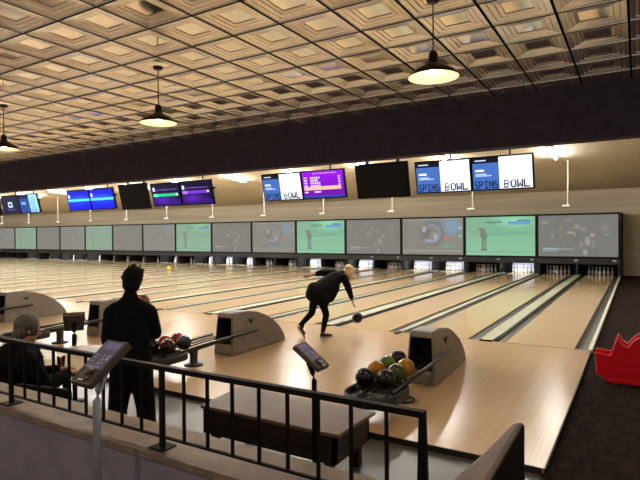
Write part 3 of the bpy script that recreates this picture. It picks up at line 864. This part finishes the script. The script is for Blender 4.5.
def ell(bm, c, r, rot=None):
    b2 = B(); sphere(b2, (0, 0, 0), 1, 20, 12)
    M = Matrix.Translation(c) @ (rot.to_4x4() if rot else Matrix()) @ Matrix.Diagonal((*r, 1))
    for v in b2.verts: v.co = M @ v.co
    me = bpy.data.meshes.new('t'); b2.to_mesh(me); b2.free(); bm.from_mesh(me); bpy.data.meshes.remove(me)
def chain(bm, pts, rs, flat=1.0, side=None):
    for (a, b, ra, rb) in zip(pts, pts[1:], rs, rs[1:]): cap(bm, a, b, ra, rb, flat, side=side)
def remesh(name, bm, m, parent, voxel=.014, smooth=6):
    me = bpy.data.meshes.new('tmp'); bm.to_mesh(me); bm.free()
    o = bpy.data.objects.new('tmp', me); C.objects.link(o)
    r = o.modifiers.new('r', 'REMESH'); r.mode = 'VOXEL'; r.voxel_size = voxel; r.use_smooth_shade = True
    s = o.modifiers.new('s', 'SMOOTH'); s.factor = .5; s.iterations = smooth
    dg = bpy.context.evaluated_depsgraph_get(); dg.update()
    me2 = bpy.data.meshes.new_from_object(o.evaluated_get(dg)); me2.name = name
    bpy.data.objects.remove(o); bpy.data.meshes.remove(me)
    me2.materials.clear()
    return obj(name, me2, m, parent, smooth=True)

def hand(bm, w, d, thumb, palmn, curl=.5, s=1.0):
    """w wrist, d direction of fingers, thumb side vector, palmn palm normal (fingers curl toward it)"""
    w, d, th, pn = Vector(w), Vector(d).normalized(), Vector(thumb).normalized(), Vector(palmn).normalized()
    for k in (-1, -.33, .33, 1):
        cap(bm, w+d*.015*s, w+d*.085*s+th*.028*k*s, .017*s, .013*s)
    for k, L in ((1, .070), (.33, .078), (-.33, .072), (-1, .056)):
        p = w+d*.085*s+th*.029*k*s; dd = d.copy(); rr = .0095*s
        for j, f in enumerate((.45, .32, .23)):
            dd = (dd*math.cos(curl*(.5+.4*j))+pn*math.sin(curl*(.5+.4*j))).normalized()
            q = p+dd*L*f*s*1.15; cap(bm, p, q, rr, rr*.92, n=8); p = q; rr *= .92
    p = w+d*.03*s+th*.028*s; q = p+(d*.6+th*.8).normalized()*.04*s; r_ = q+(d*.85+th*.35+pn*.4).normalized()*.032*s
    cap(bm, p, q, .014*s, .0115*s, n=8); cap(bm, q, r_, .0115*s, .0095*s, n=8)

def head(bm, c, fwd, up, s=1.0, neck_to=None):
    """adds skull, jaw, nose, ears; returns rotation"""
    f = Vector(fwd).normalized(); u = Vector(up); u = (u-f*u.dot(f)).normalized(); r = f.cross(u)
    R = Matrix((r, f, u)).transposed(); c = Vector(c)
    T = lambda x, y, z: c+R @ Vector((x*s, y*s, z*s))
    ell(bm, T(0, -.012, .025), (.078*s, .098*s, .095*s), R)
    ell(bm, T(0, .028, -.045), (.060*s, .062*s, .075*s), R)
    ell(bm, T(0, .075, -.088), (.026*s, .022*s, .022*s), R)
    cap(bm, T(0, .092, .0), T(0, .112, -.03), .011*s, .016*s, n=8)
    for x in (-1, 1):
        ell(bm, T(.080*x, -.008, -.012), (.010*s, .020*s, .034*s), R)
        ell(bm, T(.045*x, .060, -.03), (.022*s, .022*s, .02*s), R)
    if neck_to: cap(bm, T(0, -.02, -.05), neck_to, .055*s, .062*s)
    return R, T
def face(parent, R, T, s=1.0):
    bm = B()
    for x in (-.031, .031): ell(bm, T(x, .088, .004), (.012*s, .006*s, .006*s), R)
    obj('eyes', bm, M_eye, parent, smooth=True)
    bm = B(); ell(bm, T(0, .093, -.058), (.024*s, .006*s, .007*s), R); obj('mouth', bm, M_lip, parent, smooth=True)
    bm = B()
    for x in (-.032, .032): ell(bm, T(x, .086, .022), (.018*s, .006*s, .004*s), R)
    return bm
def shoe(name, heel, toe, parent, m, h=.075):
    heel, toe = Vector(heel), Vector(toe); d = (toe-heel).normalized()
    bm = B(); up = Vector((0, 0, 1)); up = (up-d*up.dot(d)).normalized()
    cap(bm, heel+up*.04, heel+d*.16+up*.032, .042, .042, .9); cap(bm, heel+d*.12+up*.03, toe-d*.035+up*.022, .044, .030, .7)
    cap(bm, heel+up*.045+d*.03, heel+up*.10+d*.02, .044, .040)
    sh = remesh(name, bm, m, parent, .008, 3)
    bm = B(); s = d.cross(up); ol = []
    for k in range(16):
        a = 2*PI*k/16; ol.append(heel+d*(.12+.155*math.cos(a))+s*(.046*math.sin(a)))
    va = [bm.verts.new(p-up*.012) for p in ol]; vb = [bm.verts.new(p+up*.006) for p in ol]
    bm.faces.new(va); bm.faces.new(list(reversed(vb)))
    for k in range(16): bm.faces.new((va[k], va[(k+1) % 16], vb[(k+1) % 16], vb[k]))
    bmesh.ops.recalc_face_normals(bm, faces=bm.faces[:])
    obj('sole', bm, M_sole, sh)
    return sh

# --- bowler (local frame: x right, y forward, z up)
t = thing('person', 'blonde person in black clothes bending forward on the approach, releasing a ball', 'person', (-5.77, -1.22, 0), math.radians(-30))
neck = (-.12, .50, 1.30); pel = (-.11, -.20, .93); chest = (-.115, .27, 1.20); hc = (-.12, .64, 1.345)
rs, re, rw, rh = (.06, .40, 1.235), (.10, .50, .955), (.10, .585, .725), (0, .25, -1)
ls, le, lw = (-.30, .38, 1.30), (-.42, .11, 1.32), (-.48, -.15, 1.27)
rk, ra = (-.02, -.0, .47), (.0, -.09, .09)
lk, la = (-.20, -.245, .50), (-.15, -.575, .25)
bm = B()
R, T = head(bm, hc, (0, .88, -.45), (0, .45, .9), 1.0, neck)
cap(bm, neck, chest, .07, .12, .75, side=(1, 0, 0)); cap(bm, chest, pel, .125, .14, .75, side=(1, 0, 0))
cap(bm, neck, rs, .06, .055); cap(bm, neck, ls, .06, .055)
chain(bm, [rs, re, rw], [.048, .036, .026]); chain(bm, [ls, le, lw], [.048, .036, .026])
hand(bm, rw, (0, .3, -1), (-1, .2, 0), (0, 1, .2), .5); hand(bm, lw, (-.2, -1, -.12), (.1, 0, -1), (1, .2, 0), .35)
hr, hl = (-.03, -.13, .88), (-.20, -.17, .88)
cap(bm, pel, hr, .12, .085); cap(bm, pel, hl, .12, .085)
chain(bm, [hr, rk, (0.0, -.09, .12)], [.082, .052, .036]); chain(bm, [hl, lk, la], [.082, .052, .036])
cap(bm, ra, (0, .03, .04), .036, .03); cap(bm, la, (-.15, -.50, .16), .035, .028)
body = remesh('body', bm, M_skin, t, .010, 4); face(t, R, T).free()
bm = B()
chain(bm, [(-.12, .46, 1.285), chest, (-.11, .02, 1.05), pel], [.105, .185, .215, .225], .88, side=(1, 0, 0))
cap(bm, pel, (-.06, -.08, .80), .21, .19, .9, side=(1, 0, 0)); cap(bm, (-.13, -.24, 1.02), (-.1, -.20, .84), .14, .15)
cap(bm, (-.11, .22, 1.02), (-.06, .10, .84), .16, .14, .9)
cap(bm, (-.12, .42, 1.26), rs, .09, .075); chain(bm, [rs, re, (.10, .555, .80)], [.088, .068, .052])
cap(bm, (-.12, .40, 1.27), ls, .09, .075); chain(bm, [ls, le, (-.445, .02, 1.30)], [.092, .075, .058])
remesh('jacket', bm, M_cloth2, t, .014, 5)
bm = B(); cap(bm, pel, hr, .15, .105); cap(bm, pel, hl, .15, .105)
chain(bm, [hr, rk, (0.0, -.09, .15)], [.105, .072, .05]); chain(bm, [hl, lk, (-.155, -.54, .275)], [.105, .072, .05])
remesh('trousers', bm, M_jeans, t, .013, 4)
bm = B()
ell(bm, T(0, -.02, .035), (.105, .125, .112), R); ell(bm, T(-.06, -.02, -.05), (.055, .085, .11), R); ell(bm, T(.06, -.02, -.05), (.055, .085, .11), R)
ell(bm, T(0, -.07, -.06), (.095, .07, .11), R); cap(bm, T(.078, .035, -.0), T(.072, .06, -.17), .04, .022); cap(bm, T(-.078, .035, .0), T(-.072, .06, -.17), .04, .022)
ell(bm, T(0, .055, .085), (.08, .06, .035), R); cap(bm, T(.09, .0, -.05), T(.095, .0, -.15), .04, .025); cap(bm, T(-.09, .0, -.05), T(-.095, .0, -.15), .04, .025)
remesh('hair', bm, M_hair_b, t, .010, 3)
shoe('shoe', (0, -.13, .012), (.0, .14, .012), t, M_shoe)
shoe('shoe', (-.15, -.585, .215), (-.15, -.47, .045), t, M_shoe)
o = ball((-5.77, -1.22, .34), (16, 17, 20), 'black bowling ball in the air just below the bowler\'s right hand')
o.location = Vector((-5.77, -1.22, 0))+Matrix.Rotation(math.radians(-30), 3, 'Z') @ Vector((.10, .70, .36))

# --- standing man seen from behind
th = math.atan2(.6, .8)   # faces (-.6,.8)
t = thing('person', 'dark-haired person in black standing with back turned, hand at chin, behind railing', 'person', (-4.215, -7.45, -.06), th)
Z = .06
hc = (.01, .03, 1.740+Z); neck = (0, -.01, 1.60+Z)
bm = B()
R, T = head(bm, hc, (-.15, 1, -.12), (.08, .1, 1), .95, neck)
chest = (0, 0, 1.38+Z); waist = (0, .01, 1.12+Z); pel = (0, 0, .94+Z)
cap(bm, neck, chest, .058, .12, .7, side=(1, 0, 0)); cap(bm, chest, waist, .14, .12, .7, side=(1, 0, 0)); cap(bm, waist, pel, .12, .12, .75, side=(1, 0, 0))
rs, re, rw = (.16, -.01, 1.44+Z), (.195, .09, 1.235+Z), (.14, .15, 1.465+Z)
ls, le, lw = (-.16, -.01, 1.44+Z), (-.20, -.01, 1.20+Z), (-.10, .20, 1.13+Z)
cap(bm, (0, -.01, 1.50+Z), rs, .05, .05); cap(bm, (0, -.01, 1.50+Z), ls, .05, .05)
chain(bm, [rs, re, rw], [.05, .038, .027]); chain(bm, [ls, le, lw], [.05, .038, .027])
hand(bm, rw, (-.42, -.05, 1), (-.9, 0, -.2), (-.6, -.6, 0), .6); hand(bm, lw, (1, .25, .1), (0, .2, 1), (0, -1, 0), .5)
hr, hl = (.085, 0, .92+Z), (-.085, 0, .92+Z)
chain(bm, [hr, (.125, .02, .49+Z), (.15, -.02, .12+Z)], [.09, .06, .042]); chain(bm, [hl, (-.13, .02, .49+Z), (-.15, -.02, .12+Z)], [.09, .06, .042])
cap(bm, (.15, -.02, .08), (.15, .10, .05), .04, .03); cap(bm, (-.15, -.02, .08), (-.155, .10, .05), .04, .03)
remesh('body', bm, M_skin, t, .011, 4); face(t, R, T).free()
bm = B()
chain(bm, [(0, -.02, 1.545+Z), (0, -.01, 1.43+Z), (0, .0, 1.22+Z), (0, 0, 1.04+Z)], [.09, .175, .175, .165], .72, side=(1, 0, 0))
cap(bm, (0, -.02, 1.515+Z), (.14, -.01, 1.455+Z), .085, .085); cap(bm, (0, -.02, 1.515+Z), (-.14, -.01, 1.455+Z), .085, .085); cap(bm, (0, -.02, 1.50+Z), (0, -.012, 1.60+Z), .09, .068)
chain(bm, [rs, re, (.17, .14, 1.40+Z)], [.085, .07, .052]); chain(bm, [ls, le, (-.12, .19, 1.135+Z)], [.085, .07, .052])
remesh('jacket', bm, M_cloth, t, .014, 5)
bm = B(); cap(bm, (-.05, 0, 1.02+Z), (.05, 0, 1.02+Z), .145, .145, .85)
chain(bm, [(.075, 0, .95+Z), (.125, .01, .55+Z), (.15, -.01, .12+Z)], [.12, .09, .085]); chain(bm, [(-.075, 0, .95+Z), (-.13, .01, .55+Z), (-.15, -.01, .12+Z)], [.12, .09, .085])
remesh('trousers', bm, M_jeans, t, .014, 4)
bm = B(); ell(bm, T(0, -.022, .03), (.094, .112, .104), R); ell(bm, T(0, -.05, -.04), (.082, .068, .085), R); ell(bm, T(.03, .045, .09), (.06, .05, .035), R)
for k in range(46):
    a, b2 = random.uniform(0, 2*PI), random.uniform(-.2, 1.5)
    dx, dy, dz = math.cos(a)*math.cos(b2), math.sin(a)*math.cos(b2), math.sin(b2)
    if dy > .5 and dz < .5: continue
    cap(bm, T(dx*.075, -.022+dy*.09, .03+dz*.085), T(dx*.106+random.uniform(-.02,.02), -.022+dy*.122, .03+dz*.112+.004+random.uniform(-.02,.02)), .02, .008, n=6)
ell(bm, T(.04, -.03, .075), (.06, .08, .06), R); ell(bm, T(-.07, .0, .01), (.022, .05, .06), R); ell(bm, T(.07, .0, .01), (.022, .05, .06), R)
remesh('hair', bm, M_hair_d, t, .008, 1)
shoe('shoe', (.15, -.07, .012), (.16, .20, .012), t, M_shoe); shoe('shoe', (-.15, -.07, .012), (-.17, .20, .012), t, M_shoe)

# --- seated man at left (faces +y mostly)
th = -math.atan2(.20, .98)
t = thing('person', 'grey-haired person in black seated at the round table, left edge', 'person', (-5.17, -7.90, -.06), th)
hc = (0, .03, 1.335); neck = (0, -.04, 1.17)
bm = B(); R, T = head(bm, hc, (0, 1, -.32), (0, .3, 1), 1.06, neck)
chest = (0, -.08, .98); pel = (0, -.12, .56)
cap(bm, neck, chest, .08, .14, .75, side=(1, 0, 0)); cap(bm, chest, pel, .15, .16, .8, side=(1, 0, 0))
rs, re, rw = (.22, -.06, 1.07), (.28, .06, .82), (.10, .36, .86)
ls, le, lw = (-.22, -.06, 1.07), (-.28, .06, .82), (-.12, .36, .86)
cap(bm, neck, rs, .06, .058); cap(bm, neck, ls, .06, .058)
chain(bm, [rs, re, rw], [.052, .04, .028]); chain(bm, [ls, le, lw], [.052, .04, .028])
hand(bm, rw, (-.3, 1, .05), (-1, -.2, .4), (0, -.2, -1), .4); hand(bm, lw, (.3, 1, .05), (1, -.2, .4), (0, -.2, -1), .4)
rk, lk = (.14, .34, .52), (-.14, .34, .52); rf, lf = (.15, .30, .12), (-.15, .30, .12)
chain(bm, [(.09, -.10, .55), rk, rf], [.10, .065, .042]); chain(bm, [(-.09, -.10, .55), lk, lf], [.10, .065, .042])
cap(bm, (.15, .30, .08), (.15, .42, .05), .04, .03); cap(bm, (-.15, .30, .08), (-.15, .42, .05), .04, .03)
remesh('body', bm, M_skin, t, .011, 4); face(t, R, T).free()
bm = B()
chain(bm, [(0, -.06, 1.13), chest, (0, -.10, .78), (0, -.12, .60)], [.13, .26, .27, .26], .95, side=(1, 0, 0))
cap(bm, (0, -.06, 1.12), (.22, -.06, 1.06), .11, .11); cap(bm, (0, -.06, 1.12), (-.22, -.06, 1.06), .11, .11)
chain(bm, [rs, re, (.12, .33, .86)], [.105, .09, .055]); chain(bm, [ls, le, (-.14, .33, .86)], [.105, .09, .055])
remesh('jacket', bm, M_cloth, t, .014, 5)
bm = B(); cap(bm, (-.08, -.10, .57), (.08, -.10, .57), .14, .14)
chain(bm, [(.09, -.08, .57), rk, (.15, .31, .15)], [.125, .09, .065]); chain(bm, [(-.09, -.08, .57), lk, (-.15, .31, .15)], [.125, .09, .065])
remesh('trousers', bm, M_jeans, t, .014, 4)
bm = B(); ell(bm, T(0, -.026, .032), (.096, .114, .106), R); ell(bm, T(0, -.055, -.04), (.088, .068, .085), R); ell(bm, T(.06, .01, .0), (.034, .06, .06), R); ell(bm, T(-.06, .01, .0), (.034, .06, .06), R)
remesh('hair', bm, M_hair_g, t, .010, 2)
shoe('shoe', (.15, .24, .012), (.16, .50, .012), t, M_shoe); shoe('shoe', (-.15, .24, .012), (-.16, .50, .012), t, M_shoe)
# his chair
t = thing('lounge_chair', 'black lounge chair under the seated man', 'chair', (-5.17, -7.90, -.06), th)
bm = B(); box(bm, -.27, .27, -.26, .22, .36, .43); bevel(bm, .02, 3); obj('seat', bm, M_black, t)
bm = B(); prism(bm, [(-.40, .40), (-.335, .40), (-.345, .82), (-.40, .82)], 'x', -.26, .26); bevel(bm, .015, 2); obj('backrest', bm, M_black, t)
bm = B(); box(bm, -.2, -.16, -.37, -.22, .38, .42); box(bm, .16, .2, -.37, -.22, .38, .42); obj('seat_frame', bm, M_black, t)
for sx in (-.23, .23):
    for sy in (-.22, .18):
        bm = B(); tube(bm, [(sx, sy, 0), (sx*.95, sy*.95, .37)], .015, 8); obj('leg', bm, M_black, t)
# second dark chair on the near side of the table
t = thing('lounge_chair', 'empty black armchair between railing and standing man', 'chair', (-4.28, -7.98, -.06), math.radians(12))
bm = B(); box(bm, -.27, .27, -.27, .25, .30, .46); bevel(bm, .03, 3); obj('seat', bm, M_black, t)
bm = B(); prism(bm, [(-.36, .26), (-.27, .26), (-.29, 1.02), (-.36, 1.04)], 'x', -.27, .27); bevel(bm, .03, 3); obj('backrest', bm, M_black, t)
for sx in (-.31, .275):
    bm = B(); box(bm, sx, sx+.035, -.30, .25, .28, .56); bevel(bm, .012, 2); obj('armrest', bm, M_black, t)
for sx in (-.24, .24):
    for sy in (-.24, .2):
        bm = B(); tube(bm, [(sx, sy, 0), (sx, sy, .31)], .018, 8); obj('leg', bm, M_black, t)

# ------------------------------------------------------------------ world, camera
w = bpy.data.worlds.new('hall'); bpy.context.scene.world = w; w.use_nodes = True
bg = w.node_tree.nodes['Background']; bg.inputs['Color'].default_value = (1, .88, .74, 1); bg.inputs['Strength'].default_value = .40

cam = bpy.data.cameras.new('camera'); co = bpy.data.objects.new('camera', cam); C.objects.link(co)
CX, CY, CZ, yaw, pitch, roll, f = -.1724, -10.7119, 2.1567, .5445, -.0106, -.0077, 524.9653
F = Vector((-math.sin(yaw)*math.cos(pitch), math.cos(yaw)*math.cos(pitch), math.sin(pitch)))
Rv = Vector((math.cos(yaw), math.sin(yaw), 0)); U = Rv.cross(F)
R2 = Rv*math.cos(roll)+U*math.sin(roll); U2 = -Rv*math.sin(roll)+U*math.cos(roll)
M = Matrix((R2, U2, -F)).transposed().to_4x4(); M.translation = (CX, CY, CZ)
co.matrix_world = M
cam.sensor_fit = 'HORIZONTAL'; cam.sensor_width = 36; cam.lens = f/640*36; cam.clip_end = 200; cam.clip_start = .05
sc = bpy.context.scene; sc.camera = co
sc.view_settings.view_transform = 'Standard'; sc.view_settings.look = 'None'; sc.view_settings.gamma = 1
sc.view_settings.exposure = 0; sc.view_settings.use_curve_mapping = False
